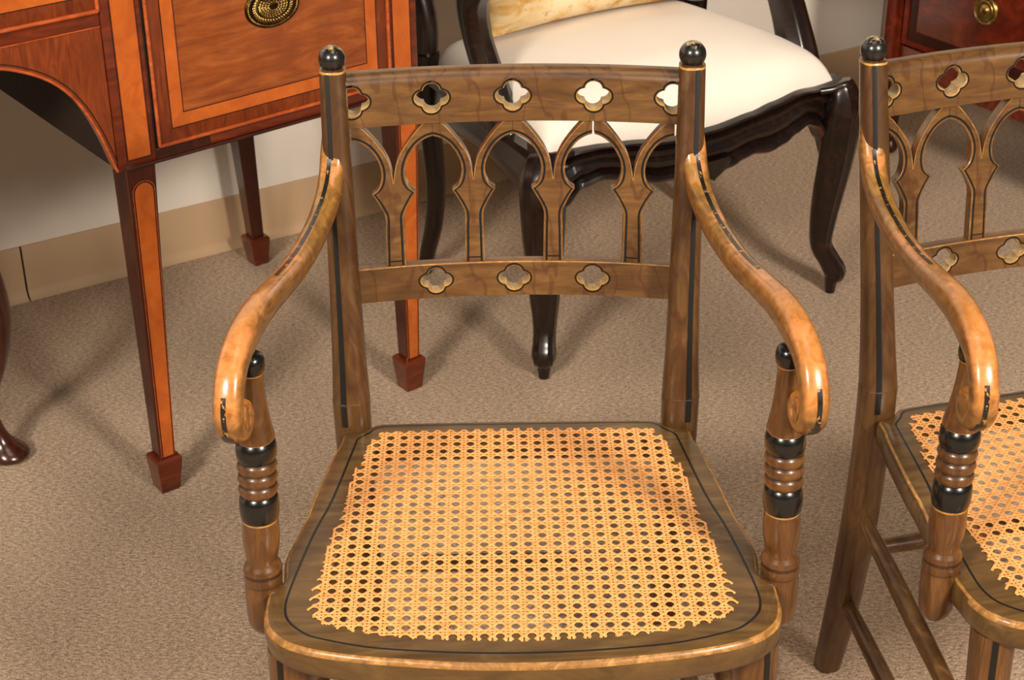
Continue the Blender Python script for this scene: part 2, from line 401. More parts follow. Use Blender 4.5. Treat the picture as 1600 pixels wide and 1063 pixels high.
def cane_panel(parent):
    poly = [Vector((x, y)) for x, y in CANE]
    per = []
    for i in range(len(poly)):
        a, b = poly[i], poly[(i + 1) % len(poly)]
        per.append((a, b, (b - a).length))
    L = sum(p[2] for p in per); p = .0152; nz = int(round(L / (p / 2))) // 2 * 2
    zz = []
    for k in range(nz):
        s = L * k / nz
        for a, b, l in per:
            if s <= l:
                d = (b - a) / l; q = a + d * s; nrm = Vector((-d.y, d.x))
                if nrm.dot(q - Vector((0, -.03))) < 0: nrm = -nrm
                zz.append(q + nrm * (.0028 if k % 2 else -.0026)); break
            s -= l
    mb = MB()
    def clip(o, d):
        ts = []
        for i in range(len(zz)):
            a, b = zz[i], zz[(i + 1) % len(zz)]; e = b - a
            den = d.x * e.y - d.y * e.x
            if abs(den) < 1e-12: continue
            ao = a - o
            t = (ao.x * e.y - ao.y * e.x) / den; u = (ao.x * d.y - ao.y * d.x) / den
            if 0 <= u <= 1: ts.append(t)
        return (min(ts), max(ts)) if len(ts) >= 2 else None
    def strand(o, d, wdt, z, amp=0, ph=0):
        d = d.normalized(); c = clip(o, d)
        if not c or c[1] - c[0] < .004: return
        nrm = Vector((-d.y, d.x)); t0, t1 = c; h = wdt / 2
        nn = max(2, int((t1 - t0) / (p / 2)) + 1) if amp else 2
        tt = [t0] + [t0 + .003 + (t1 - t0 - .006) * k / (nn - 1) for k in range(nn)] + [t1]; st = len(tt)
        if t1 - t0 < .008: tt = [t0, (t0 + t1) / 2, t1]; st = 3
        rings = []
        for k in range(st):
            t = tt[k]; q = o + d * t
            end = .0008 if (k == 0 or k == st - 1) else 0
            zc = z - end + (amp * math.sin(t * 2 * math.pi / p + ph) if amp else 0)
            rings.append([(q.x - nrm.x * h, q.y - nrm.y * h, zc), (q.x - nrm.x * h * .55, q.y - nrm.y * h * .55, zc + .0004),
                          (q.x + nrm.x * h * .55, q.y + nrm.y * h * .55, zc + .0004), (q.x + nrm.x * h, q.y + nrm.y * h, zc)])
        mb.loft(rings, 0, False, False)
    off = .0021; Z = ZS + .0006
    for i in range(-15, 16):
        for sg in (-1, 1):
            if abs(i * p + sg * off) > .2045: continue
            strand(Vector((i * p + sg * off, 0)), Vector((0, 1)), .0027, Z, .0001, i)
    for j in range(-16, 16):
        for sg in (-1, 1):
            if not -.2085 < -.016 + j * p + sg * off < .1735: continue
            strand(Vector((0, -.016 + j * p + sg * off)), Vector((1, 0)), .0027, Z + .0001, .0001, j)
    for k in range(-36, 36):
        for sg in (-1, 1):
            strand(Vector((0, -.016 + (k + .5) * p)), Vector((1, sg)), .0029, Z + .00025 + (.00008 if sg > 0 else 0), .00012, k * 2.1)
    o = mb.build('cane_panel', 'cane', parent, 60)
    o['kind'] = 'stuff'; o['label'] = 'golden woven cane seat panel'
    return o

# --- rear posts
PP = [(.000, .183, .270, .0165, .0165), (.06, .1845, .2535, .0180, .0180), (.14, .1865, .233, .0195, .0195), (.22, .188, .218, .0205, .0205), (.30, .189, .2065, .0205, .0205), (.38, .190, .199, .0203, .0203),
      (.44, .190, .1965, .0215, .0200), (.474, .1903, .1965, .0216, .0204), (.4745, .1903, .1969, .0214, .0200), (.478, .1903, .1974, .0213, .0198), (.52, .191, .206, .0192, .0190), (.58, .192, .2185, .0178, .0178),
      (.66, .1938, .236, .0166, .0166), (.74, .1955, .2535, .0156, .0156), (.80, .1965, .2665, .0149, .0149), (.8435, .197, .2757, .0145, .0145)]
def post_at(z):
    for a, b in zip(PP, PP[1:]):
        if a[0] <= z <= b[0]:
            t = (z - a[0]) / (b[0] - a[0]); return [a[i] + (b[i] - a[i]) * t for i in range(5)]
    return PP[-1]
def rear_post(parent, sg):
    n = 32; zs = sorted(set([i * .02 for i in range(42)] + [.474, .4745, .478, .841, .8435]))
    zs = [z for z in zs if z <= .8435]
    rings = []
    for z in zs:
        _, x, y, a, b = post_at(z)
        rings.append([(sg * x + sup(2 * math.pi * k / n, a, b, 2.7)[0], y + sup(2 * math.pi * k / n, a, b, 2.7)[1], z) for k in range(n)])
    mi = [0] * (len(rings) - 1)
    _, x, y, a, b = post_at(.8435)
    rings.append([(sg * x + (a - .0012) * math.cos(2 * math.pi * k / n), y + (b - .0012) * math.sin(2 * math.pi * k / n), .8445) for k in range(n)]); mi.append(0)
    mi[-2] = 1
    o = MB().loft(rings, mi[:len(rings) - 1]).build('rear_post', ['post_wood', 'gilt'], parent, 40)
    # ball finial
    b_ = MB(); rr = []
    c = Vector((sg * .197, .2770, .8545)); r0 = .0150
    for i in range(1, 18):
        f = -math.pi / 2 + math.pi * i / 18
        rr.append([(c.x + r0 * math.cos(f) * math.cos(2 * math.pi * k / 28), c.y + r0 * math.cos(f) * math.sin(2 * math.pi * k / 28), c.z + r0 * math.sin(f)) for k in range(28)])
    b_.loft(rr); fo = b_.build('ball_finial', 'ball', o, 80); fo['label'] = 'black ball finial with rubbed top'
    # painted stripe on the face
    for z0, z1 in ((.445, .8415),):
        vv = []; ff = []
        zz = sorted([z0 + (z1 - z0) * i / 40 for i in range(41)] + [.4738, .4747, .478])
        for i, z in enumerate(zz):
            _, x, y, a, b = post_at(z)
            for dphi in (-1, 0, 1):
                ph = -math.pi / 2 + sg * R(14) + dphi * .14
                ex, ey = sup(ph, a + .0007, b + .0007, 2.7)
                vv.append((sg * x + ex, y + ey, z))
            if i:
                q = 3 * i; ff += [(q - 3, q - 2, q + 1, q), (q - 2, q - 1, q + 2, q + 1)]
        link_mesh('painted_stripe', vv, ff, 'black_line', None, o, 80)
    return o

# --- pierced rails: grid cells with a quatrefoil hole in each
def quat_r(th, a, b, sx):
    # union of four circles; x stretched by sx
    x, y = math.cos(th) / sx, math.sin(th); s = math.hypot(x, y); t2 = math.atan2(y, x); best = 0
    for k in range(4):
        d = t2 - k * math.pi / 2; q = a * a - (b * math.sin(d)) ** 2
        if q >= 0: best = max(best, b * math.cos(d) + math.sqrt(q))
    return best / s
def pierced_rail(name, parent, cells, z0, z1, zc, thick, a, b, sx, rt, ends, edge):
    """front surface on back_y; cells = (hole centre x or None, left x, right x)"""
    n = 26; T = thick; zt = z1 - rt
    def surf(x, z, side):
        return Vector((x, back_y(x, z) + (T if side else 0), z))
    mb = MB()
    def rect_pts(xa, xb):
        P = []
        for i in range(n): P.append((xa + (xb - xa) * i / n, z0))
        for i in range(n): P.append((xb, z0 + (zt - z0) * i / n))
        for i in range(n): P.append((xb - (xb - xa) * i / n, zt))
        for i in range(n): P.append((xa, zt - (zt - z0) * i / n))
        return P
    for cx, xa, xb in cells:
        P = rect_pts(xa, xb); N = len(P)
        if cx is None:
            m1 = 6; zs = [z0 + (zt - z0) * i / n for i in range(n + 1)]
            for side in (0, 1):
                mb.loft([[surf(xa + (xb - xa) * i / m1, z, side) for z in zs] for i in range(m1 + 1)], 0, False, False)
            xs_ = [xa + (xb - xa) * i / m1 for i in range(m1 + 1)]
            mb.loft([[surf(x, z0, 0) for x in xs_], [surf(x, z0, 1) for x in xs_]], 0, False, False)
            continue
        rings = []; base = []
        for (x, z) in P:
            t = math.atan2(z - zc, x - cx); base.append((t, quat_r(t, a, b, sx)))
        for off in (0, .0013, .0034, .0036):
            rings.append([(cx + (r + off) * math.cos(t), zc + (r + off) * math.sin(t)) for t, r in base])
        for fr in (.35, .7, 1):
            rings.append([((1 - fr) * rings[3][i][0] + fr * P[i][0], (1 - fr) * rings[3][i][1] + fr * P[i][1]) for i in range(N)])
        vr = [[surf(x, z, 0) for x, z in r] for r in rings]
        vr[0] = [p + Vector((0, .0014, 0)) for p in vr[0]]      # worn bevel at the opening
        mb.loft(vr, [1, 2, 2, 0, 0, 0], False)
        bk = [[surf(x, z, 1) for x, z in r] for r in (rings[0], rings[-1])]
        mb.loft(bk, 0, False)
        mid = [(vr[0][i] + bk[0][i]) / 2 for i in range(N)]
        mb.loft([vr[0], mid, bk[0]], [3, 3], False)             # inside of the hole
        idx = list(range(n + 1))
        mb.loft([[vr[-1][i] for i in idx], [bk[1][i] for i in idx]], 0, False, False)
    # top: quarter-round front edge, flat top, back
    xs_ = []
    for _, xa, xb in cells: xs_ += [xa + (xb - xa) * i / n for i in range(n)]
    xs_.append(cells[-1][2]); cols = []; k = 8 if rt > .004 else 3
    for x in xs_:
        c = []
        for i in range(k + 1):
            t = math.pi / 2 * i / k; z = zt + rt * math.sin(t)
            c.append(Vector((x, back_y(x, z) + rt * (1 - math.cos(t)), z)))
        c += [Vector((x, back_y(x, z1) + T - .003, z1)), Vector((x, back_y(x, z1) + T, z1 - .003)), surf(x, zt, 1)]
        cols.append(c)
    K = len(cols[0])
    for i in range(len(cols) - 1):
        for j in range(K - 1):
            mb.add([cols[i][j], cols[i][j + 1], cols[i + 1][j + 1], cols[i + 1][j]], [(0, 1, 2, 3)], 4 if edge and j < k else 0)
    for c in (cols[0], cols[-1]):
        x = c[0].x; mb.add(c + [surf(x, z0, 1), surf(x, z0, 0)], [tuple(range(len(c) + 2))], 0)
    return mb.build(name, ['back_wood', 'gilt', 'black_line', 'hole_side', 'worn_edge'], parent, 40)

# --- tracery splat (Y-shaped gothic pier), identical four times
PI_ = [(.0112, .606), (.0106, .6473), (.0104, .6677), (.0140, .6779), (.0196, .6881), (.0245, .6958), (.0188, .6999), (.0149, .7065), (.0131, .7165), (.0140, .7265),
       (.0178, .7365), (.0230, .7449), (.0294, .7516), (.0375, .7567), (.04515, .7590)]
QO_ = [(0, .606), (0, .6473), (0, .6677), (0, .6779), (0, .6881), (0, .695), (0, .7010), (0, .7070), (.0012, .7170), (.0038, .7290), (.0085, .7405), (.0145, .7500), (.0225, .7605), (.0335, .7725), (.04515, .7790)]
def splat(parent, cx, gapl, gapr):
    n = 4
    P = crom([(x, z, 0) for x, z in PI_[:6]], n)[:-1] + crom([(x, z, 0) for x, z in PI_[5:]], n)
    Q = crom([(x, z, 0) for x, z in QO_[:8]], n)[:-1] + crom([(x, z, 0) for x, z in QO_[7:]], n)
    vn = 7 * n
    mb = MB(); T = .013
    for sg, gap in ((-1, gapl), (1, gapr)):
        rows = []
        for p, q in zip(P, Q):
            L = (q - p).length
            e = [0, .0007, .0022, .0046]
            if L < .0075: e = [x * L / .0085 for x in e]
            fr = [x / L for x in e] + [(e[-1] / L + .94) / 2, .94 if L > .01 else .9, 1]
            rows.append([p.lerp(q, t) for t in fr])
        def to3(u, side, lift=0):
            x = cx + sg * min(u.x, .04515 - gap); z = u.y
            return Vector((x, back_y(x, z) + (T if side else 0.0) + lift + .003, z))
        front = [[to3(u, 0, .0006 if j in (0,) else 0) for j, u in enumerate(r)] for r in rows]
        back = [[to3(u, 1) for u in (r[0], r[-1])] for r in rows]
        # bottom part of the black line closes as a U
        m_ = [3, 0, 1, 0, 0]
        for i in range(len(rows) - 1):
            for j in range(6):
                mm = (3, 0, 1, 0, 0, 0)[j]
                if j == 5 and i >= vn: mm = 3
                mb.add([front[i][j], front[i][j + 1], front[i + 1][j + 1], front[i + 1][j]], [(0, 1, 2, 3)], mm)
            mb.add([back[i][0], back[i][1], back[i + 1][1], back[i + 1][0]], [(0, 1, 2, 3)], 0)
            mb.add([front[i][0], back[i][0], back[i + 1][0], front[i + 1][0]], [(0, 1, 2, 3)], 0)
            if i >= vn: mb.add([front[i][-1], back[i][1], back[i + 1][1], front[i + 1][-1]], [(0, 1, 2, 3)], 0)
        e = len(rows) - 1
        mb.add([front[e][0], back[e][0], back[e][1], front[e][-1]], [(0, 1, 2, 3)], 0)
    # closing bar of the line near the base
    def q3(x, z): return Vector((cx + x, back_y(cx + x, z) + .0024, z))
    mb.add([q3(-.0085, .6155), q3(.0085, .6155), q3(.0085, .6170), q3(-.0085, .6170)], [(0, 1, 2, 3)], 1)
    return mb.build('tracery_splat', ['back_wood', 'black_line', 'gilt', 'worn_edge'], parent, 32)

# --- arms
ARM = [(.262, .772), (.2535, .750), (.243, .732), (.222, .7155), (.180, .7025), (.120, .6975), (.060, .7005), (.000, .7095), (-.060, .7175), (-.108, .7155), (-.143, .7030),
       (-.1625, .6780), (-.1635, .6560), (-.1535, .6420), (-.1400, .6410), (-.1330, .6510), (-.1385, .6610)]
AW = [(.0135, .008), (.0145, .012), (.0142, .0135), (.0138, .0135), (.0132, .0135), (.0128, .0135), (.0126, .0135), (.0128, .0140), (.0136, .0158), (.0140, .0165), (.0138, .0138),
      (.0138, .0115), (.0138, .0108), (.0138, .0104), (.0138, .0100), (.0138, .0095), (.0138, .009)]
def arm_x(y): return .2 - .1667 * (y - .25)
def arm(parent, sg):
    ns = 5
    pts = crom([(y, z, 0) for y, z in ARM], ns); wid = crom([(a, b, 0) for a, b in AW], ns)
    Lv = Vector((1, .1667, 0)).normalized(); n = 24; rings = []; tops = []
    P = [Vector((arm_x(u.x), u.x, u.y)) for u in pts]
    for i, p in enumerate(P):
        t = (P[min(i + 1, len(P) - 1)] - P[max(i - 1, 0)]).normalized(); N = t.cross(Lv).normalized()
        if i == 0: N0 = N
        a, b = wid[i].x, wid[i].y
        ring = []
        for k in range(n):
            u, v = sup(2 * math.pi * k / n, a, b, 2.5)
            q = p + Lv * u + N * v; ring.append((sg * q.x, q.y, q.z))
        rings.append(ring)
        tops.append((p, N, a, b))
    am = MB().loft(rings)
    cc = Vector((arm_x(-.148), -.148, .6555)); rr = []
    for hl, r_ in ((-.0132, .001), (-.0132, .0105), (-.0124, .0120), (.0124, .0120), (.0132, .0105), (.0132, .001)):
        rg = []
        for k in range(20):
            q = cc + Lv * hl + Vector((0, math.cos(2 * math.pi * k / 20), math.sin(2 * math.pi * k / 20))) * r_; rg.append((sg * q.x, q.y, q.z))
        rr.append(rg)
    am.loft(rr)
    o = am.build('arm', ['arm_wood'], parent, 50)
    # which side is up? N at the middle of the arm
    def ribbon(i0, i1, hw):
        vv = []; ff = []
        for k, i in enumerate(range(i0, i1 + 1)):
            p, N, a, b = tops[i]; s_ = 1 if tops[len(tops) // 2][1].z > 0 else -1
            for u in (-hw, 0, hw):
                q = p + Lv * (u + .0012) + N * s_ * (b * (1 - abs((u + .0012) / a) ** 2.5) ** (1 / 2.5) + .0004); vv.append((sg * q.x, q.y, q.z))
            if k: q = 3 * k; ff += [(q - 3, q - 2, q + 1, q), (q - 2, q - 1, q + 2, q + 1)]
        link_mesh('painted_stripe', vv, ff, 'black_worn', None, o, 80)
    ribbon(6, 34, .0022); ribbon(54, 61, .0024); ribbon(61, 67, .0052)
    return o

SUP = [(.699, .0085, 1), (.697, .0112, 1), (.692, .0126, 1), (.687, .0128, 1), (.682, .0122, 1), (.6795, .0112, 2), (.678, .0104, 0), (.668, .0106, 0), (.655, .0116, 0), (.642, .0130, 0),
       (.630, .0148, 0), (.620, .0168, 0), (.612, .0184, 0), (.6088, .0188, 2), (.6070, .0172, 1), (.6045, .0188, 1), (.601, .0198, 1), (.595, .0202, 1), (.589, .0195, 1), (.5860, .0180, 3), (.5848, .0166, 3),
       (.5832, .0182, 0), (.5785, .0199, 0), (.5738, .0182, 3), (.5722, .0166, 3), (.5706, .0182, 0), (.5655, .0199, 0), (.5608, .0182, 3), (.5592, .0166, 3), (.5576, .0182, 0), (.5530, .0198, 0),
       (.5482, .0182, 3), (.5464, .0166, 1), (.5440, .0184, 1), (.5400, .0195, 1), (.532, .0198, 1), (.524, .0194, 1), (.519, .0184, 2), (.5165, .0176, 0), (.510, .0182, 0), (.497, .0186, 0), (.487, .0180, 0),
       (.478, .0164, 0), (.470, .0153, 0), (.467, .0160, 0), (.464, .0182, 0), (.4595, .0197, 0), (.4575, .0196, 3), (.4555, .0184, 3), (.4535, .0190, 0), (.449, .0195, 0), (.4445, .0190, 3), (.4430, .0183, 0),
       (.440, .0190, 0), (.425, .0189, 0), (.410, .0183, 0), (.398, .0174, 0), (.391, .0155, 0), (.386, .0118, 0), (.3835, .006, 0)]
def arm_support(parent, sg):
    rings = lathe(SUP, (sg * .2530, -.1055, 0), (sg * .2612, -.1150, 0), .70, .385)
    return MB().loft(rings, [q[2] for q in SUP[:-1]]).build('arm_support', ['support_wood', 'black_paint', 'gilt', 'groove'], parent, 70)

def front_leg(parent, sg):
    pr = [(.410, .0225), (.395, .0225), (.30, .0205), (.16, .0175), (.05, .0150), (.012, .0150), (0, .0130)]
    ax0, ax1 = (sg * .2290, -.176, 0), (sg * .2360, -.205, 0)
    o = MB().loft(lathe(pr, ax0, ax1, .41, 0)).build('front_leg', 'support_wood', parent, 60)
    vv = []; ff = []
    for i in range(21):
        z = .408 - .40 * i / 20
        for (za, ra), (zb, rb) in zip(pr, pr[1:]):
            if zb <= z <= za: r_ = ra + (rb - ra) * (za - z) / (za - zb)
        t = (.41 - z) / .41; c = Vector(ax0).lerp(Vector(ax1), t)
        for d in (-.14, 0, .14):
            ph = -math.pi / 2 + sg * R(22) + d; vv.append((c.x + (r_ + .0005) * math.cos(ph), c.y + (r_ + .0005) * math.sin(ph), z))
        if i: q = 3 * i; ff += [(q - 3, q - 2, q + 1, q), (q - 2, q - 1, q + 2, q + 1)]
    link_mesh('painted_stripe', vv, ff, 'black_line', None, o, 80)
    return o

def make_armchair():
    t = empty('gothic_armchair', (.0066, 1.5247, 0), R(.695),
              'olive-brown painted armchair with golden cane seat, standing whole in the centre foreground', 'armchair', GROUP)
    seat_frame(t); cane_panel(t)
    for sg in (-1, 1):
        rear_post(t, sg); arm(t, sg); arm_support(t, sg); front_leg(t, sg)
        for za, zb, ya in ((.285, .262, .200), (.140, .136, .232)):
            xa = post_at(za)[1]
            pth = [Vector((sg * xa, ya + .004, za)).lerp(Vector((sg * .232, -.180, zb)), k / 8) for k in range(9)]
            tube(pth, [.0085, .0095, .0105, .0110, .0112, .0110, .0105, .0095, .0085]).build('side_stretcher', 'stretcher_wood', t, 60)
    pth = [Vector((-.188, .218, .222)).lerp(Vector((.188, .218, .222)), k / 8) for k in range(9)]
    tube(pth, [.0085, .0098, .0108, .0112, .0112, .0112, .0108, .0098, .0085]).build('rear_stretcher', 'stretcher_wood', t, 60)
    pth = [Vector((-.230, -.187, .20)).lerp(Vector((.230, -.187, .20)), k / 8) for k in range(9)]
    tube(pth, [.0085, .0098, .0108, .0112, .0112, .0112, .0108, .0098, .0085]).build('front_stretcher', 'stretcher_wood', t, 60)
    s = .0903
    h = s / 2
    pierced_rail('crest_rail', t, [(-.1780, -.2030, -1.5 * s), (-s, -1.5 * s, -h), (0, -h, h), (s, h, 1.5 * s), (.1780, 1.5 * s, .2030)],
                 .7745, .8325, .8030, .021, .0080, .0078, 1.16, .012, .2075, False)
    pierced_rail('stay_rail', t, [(None, -.188, -1.5 * s), (-s, -1.5 * s, -h), (0, -h, h), (s, h, 1.5 * s), (None, 1.5 * s, .188)],
                 .5705, .6110, .5915, .016, .0072, .0068, 1.22, .0012, .188, True)
    for i, gl, gr in ((-1.5, .0004, .0003), (-.5, .0003, .0003), (.5, .0003, .0012), (1.5, .0012, .0004)):
        splat(t, i * s, gl, gr)
    return t

def copy_tree(o, parent=None):
    c = o.copy(); COL.objects.link(c); c.parent = parent
    for ch in list(o.children): copy_tree(ch, c)
    return c

chair = make_armchair()
chair_b = copy_tree(chair)
chair_b.location = (.6569, 1.5913, 0); chair_b.rotation_euler = (0, 0, R(13.657))
chair_b['label'] = 'olive-brown painted cane-seat armchair cut off by the right edge of the picture'

# ------------------------------------------------------------------ inlaid sideboard
SB = empty('inlaid_sideboard', (-.541, 2.254, 0), R(90 - 53), 'inlaid mahogany and satinwood sideboard on tapered spade-foot legs, upper left', 'sideboard')
SHEAR = .035; F0 = -.012
def sbm(x, y, z):
    s_ = x if x > 0 else (x + .54 if x < -.54 else 0)
    return (x, y + (SHEAR * s_ if x > 0 else -SHEAR * s_), z)
def sb(mbx, name, mat, parent=SB, sharp=35):
    mbx.mapv(sbm); return mbx.build(name, mat, parent, sharp)
def frame_rect(mbx, x0, x1, z0, z1, wd, y0, y1, mi=0):
    o = [(x0, z0), (x1, z0), (x1, z1), (x0, z1)]; i = [(x0 + wd, z0 + wd), (x1 - wd, z0 + wd), (x1 - wd, z1 - wd), (x0 + wd, z1 - wd)]
    for k in range(4):
        a, b = o[k], o[(k + 1) % 4]; c, d = i[(k + 1) % 4], i[k]
        q = [(x, y, z) for y in (y0, y1) for x, z in (a, b, c, d)]
        mbx.add(q, [(0, 1, 2, 3), (4, 7, 6, 5), (0, 4, 5, 1), (1, 5, 6, 2), (2, 6, 7, 3), (3, 7, 4, 0)], mi)
    return mbx
ZB, ZT = .540, .895
def mirx(x): return -.54 - x
# carcass of each bay
for x0, x1 in ((-.016, .503), (mirx(.503), mirx(-.016))):
    mb = MB(); mb.bbox(x0, x1, F0 + .004, .625, ZB, ZT, .001); sb(mb, 'carcass', 'inside')
mb = MB(); mb.box(mirx(-.016) - .0, -.016, F0 + .03, .625, .80, ZT); sb(mb, 'carcass', 'inside')
mb = MB(); mb.bbox(mirx(.52), .52, F0 - .018, .64, ZT + .0005, ZT + .025, .004); sb(mb, 'top', 'mahog')
def stile(x0, x1, inl, right=False):
    mb = MB(); mb.bbox(x0, x1, F0, F0 + .02, ZB, ZT, .0012); o = sb(mb, 'stile', 'mahog')
    a, b = inl
    mb = MB(); mb.box(a - .0022, b + .0022, F0 - .0003, F0 + .004, ZB + .012, ZT - .01); q = sb(mb, 'stringing', 'stringing', o)
    mb = MB(); mb.box(a - .0010, b + .0010, F0 - .0005, F0 + .004, ZB + .0132, ZT - .0112); sb(mb, 'stringing', 'mahog', o)
    mb = MB(); mb.box(a, b, F0 - .0007, F0 + .004, ZB + .0142, ZT - .0122); sb(mb, 'inlay', 'satin', o)
stile(-.0165, .0420, (-.001, .0335)); stile(.4535, .5030, (.4590, .4895))
stile(mirx(.0420), mirx(-.0165), (mirx(.0335), mirx(-.001))); stile(mirx(.5030), mirx(.4535), (mirx(.4895), mirx(.4590)))
def rope_oval(mbx, cx, cz, a, b, y, r, twists, mi=0):
    # beaded / rope ring out of small slanted lobes
    for k in range(twists):
        t = 2 * math.pi * k / twists
        px, pz = cx + a * math.cos(t), cz + b * math.sin(t)
        tx, tz = -a * math.sin(t), b * math.cos(t); l = math.hypot(tx, tz); tx /= l; tz /= l
        nx, nz = tz, -tx
        L = math.pi * (a + b) / twists * .95
        dx, dz = tx * L * .62 + nx * r * .8, tz * L * .62 + nz * r * .8
        rr = []
        for i in range(5):
            u = -1 + i * .5; w = r * .55 * math.sqrt(max(.05, 1 - u * u * .9))
            c = Vector((px + dx * u, y - r * .5, pz + dz * u)); s1 = Vector((-dz, 0, dx)).normalized() * w
            rr.append([c - s1, c - s1 * .5 + Vector((0, -w * .8, 0)), c + s1 * .5 + Vector((0, -w * .8, 0)), c + s1])
        mbx.loft(rr, mi, True, True)
def deep_drawer(x0, x1, z0, z1, handle=True):
    d = MB().bbox(x0, x1, F0 - .001, F0 + .02, z0, z1, .0008); o = sb(d, 'drawer', 'crossband')
    # rounded bead all round
    bd = MB(); r = .0028
    for a, b in (((x0, z0), (x1, z0)), ((x1, z0), (x1, z1)), ((x1, z1), (x0, z1)), ((x0, z1), (x0, z0))):
        tube([Vector((a[0], F0 - .0015, a[1])).lerp(Vector((b[0], F0 - .0015, b[1])), k / 8) for k in range(9)], r, 10, mb=bd)
    sb(bd, 'bead', 'bead', o, 60)
    cb = .0225; sw = .0195
    q = frame_rect(MB(), x0 + cb, x1 - cb, z0 + cb, z1 - cb, sw, F0 - .0016, F0); sb(q, 'satinwood_band', 'satin', o)
    q = frame_rect(MB(), x0 + cb - .0013, x1 - cb + .0013, z0 + cb - .0013, z1 - cb + .0013, .0013, F0 - .0018, F0); sb(q, 'stringing', 'stringing', o)
    q = MB().box(x0 + cb + sw, x1 - cb - sw, F0 - .0015, F0, z0 + cb + sw, z1 - cb - sw); sb(q, 'drawer_panel', 'drawer_field', o)
    q = frame_rect(MB(), x0 + cb + sw - .0007, x1 - cb - sw + .0007, z0 + cb + sw - .0007, z1 - cb - sw + .0007, .0014, F0 - .0018, F0); sb(q, 'stringing', 'stringing', o)
    if handle:
        cx = (x0 + x1) / 2 - .0005; cz = (z0 + z1) / 2 + .0055
        a, b = .0455, .0315; n = 48
        pl = MB(); rr = []
        for fr, yy in ((1, .0), (1, -.002), (.95, -.0035), (.86, -.0026), (.80, -.0022), (.62, -.0030), (.3, -.0052), (.05, -.0060)):
            rr.append([(cx + a * fr * math.cos(2 * math.pi * k / n), F0 - .0016 + yy, cz + b * fr * math.sin(2 * math.pi * k / n)) for k in range(n)])
        pl.loft(rr); h = sb(pl, 'handle_plate', 'brass_dark', o, 60)
        rp = MB(); rope_oval(rp, cx, cz, a * .905, b * .905, F0 - .0036, .0017, 84); rope_oval(rp, cx, cz, a * .68, b * .68, F0 - .0036, .0042, 40)
        for k, fr in enumerate((.50, .40, .30, .2)):
            rope_oval(rp, cx, cz, a * fr, b * fr, F0 - .0046 - .0004 * k, .0024, int(44 * fr) + 6)
        sb(rp, 'embossed_rope', 'brass', o, 60)
        bl = MB(); pts = []
        for k in range(21):
            t = math.pi + math.pi * k / 20
            pts.append((cx + .036 * math.cos(t), F0 - .012 - .010 * math.sin(math.pi * k / 20), cz + .006 + .012 * math.sin(t)))
        # the bail hangs above the visible lower edge of the plate
        tube([(x, y, z + .024) for x, y, z in pts], .0022, 10, mb=bl)
        for sx in (-1, 1): tube([(cx + sx * .036, F0 - .002, cz + .030), (cx + sx * .036, F0 - .014, cz + .030)], .0035, 10, mb=bl)
        sb(bl, 'bail', 'brass', o, 60)
deep_drawer(.0490, .4490, .5620, .880); deep_drawer(mirx(.4490), mirx(.0490), .5620, .880)
for x0, x1 in ((.0425, .453), (mirx(.453), mirx(.0425))):
    mb = MB(); mb.bbox(x0, x1, F0 + .001, F0 + .02, ZB + .004, .5585, .0008); o = sb(mb, 'bottom_rail', 'mahog')
    mb = MB(); mb.box(x0 + .0005, x0 + .088, F0 + .0006, F0 + .01, ZB + .0055, .5575); sb(mb, 'patched_veneer', 'mahog_dark', o)
    mb = MB(); mb.bbox(x0 - .05, x1 + .05, F0 - .0035, F0 + .02, ZB - .001, ZB + .0035, .0012); sb(mb, 'rail_moulding', 'mahog_dark', o)
# centre section: arched apron and long drawer
ARC = [(-.0175, .540), (-.0217, .5520), (-.0300, .5800), (-.0382, .6032), (-.0510, .6330), (-.068, .6614), (-.0870, .6830), (-.1084, .6995), (-.1330, .7125), (-.1585, .7222), (-.190, .7285), (-.22, .7310)]
arc = [Vector(q[:2]) for q in crom([(x, z, 0) for x, z in ARC], 3)]
full = arc + [Vector((mirx(q.x), q.y)) for q in reversed(arc)]
mb = MB(); rr = []
for q in full: rr.append([(q.x, F0 + .003, .7515), (q.x, F0 + .003, q.y), (q.x, F0 + .022, q.y), (q.x, F0 + .022, .7515)])
mb.loft(rr); ap = sb(mb, 'arched_apron', 'crossband', SB, 40)
for offz, rad, mat, nm in ((.0, .0024, 'bead', 'bead'), (.0055, .0012, 'stringing', 'stringing')):
    pth = []
    for i, q in enumerate(full):
        t = (full[min(i + 1, len(full) - 1)] - full[max(i - 1, 0)]).normalized(); nn = Vector((t.y, -t.x))
        if nn.y < 0: nn = -nn
        if i < 8: nn = Vector((abs(nn.x), abs(nn.y)))
        pth.append((q.x + nn.x * offz * (1 if i < len(full) / 2 else -1) * (1 if nn.x >= 0 else -1) if False else q.x + nn.x * offz, F0 + .003 - (0 if offz == 0 else -.0008), q.y + nn.y * offz))
    mb = MB(); tube(pth, rad, 8, mb=mb); sb(mb, nm, mat, ap, 60)
mb = MB(); mb.bbox(mirx(-.017), -.017, F0 + .002, F0 + .02, .7515, .7700, .001); sb(mb, 'apron_rail', 'mahog')
mb = MB(); mb.box(mirx(-.0175), -.0175, F0 + .0012, F0 + .01, .7505, .7518); sb(mb, 'stringing', 'bead', ap)
mb = MB(); mb.bbox(mirx(-.0195), -.0195, F0, F0 + .02, .7735, .880, .0008); cd = sb(mb, 'drawer', 'crossband')
mb = MB()
for zz in (.7735, .880): tube([(mirx(-.0195) + (-.0195 - mirx(-.0195)) * k / 8, F0 - .001, zz) for k in range(9)], .0032, 10, mb=mb)
for xx in (-.0195, mirx(-.0195)): tube([(xx, F0 - .001, .7735 + .1065 * k / 4) for k in range(5)], .0028, 10, mb=mb)
sb(mb, 'bead', 'bead', cd, 60)
q = frame_rect(MB(), mirx(-.0195) + .0225, -.0420, .7965, .857, .0195, F0 - .0008, F0 + .004); sb(q, 'satinwood_band', 'satin', cd)
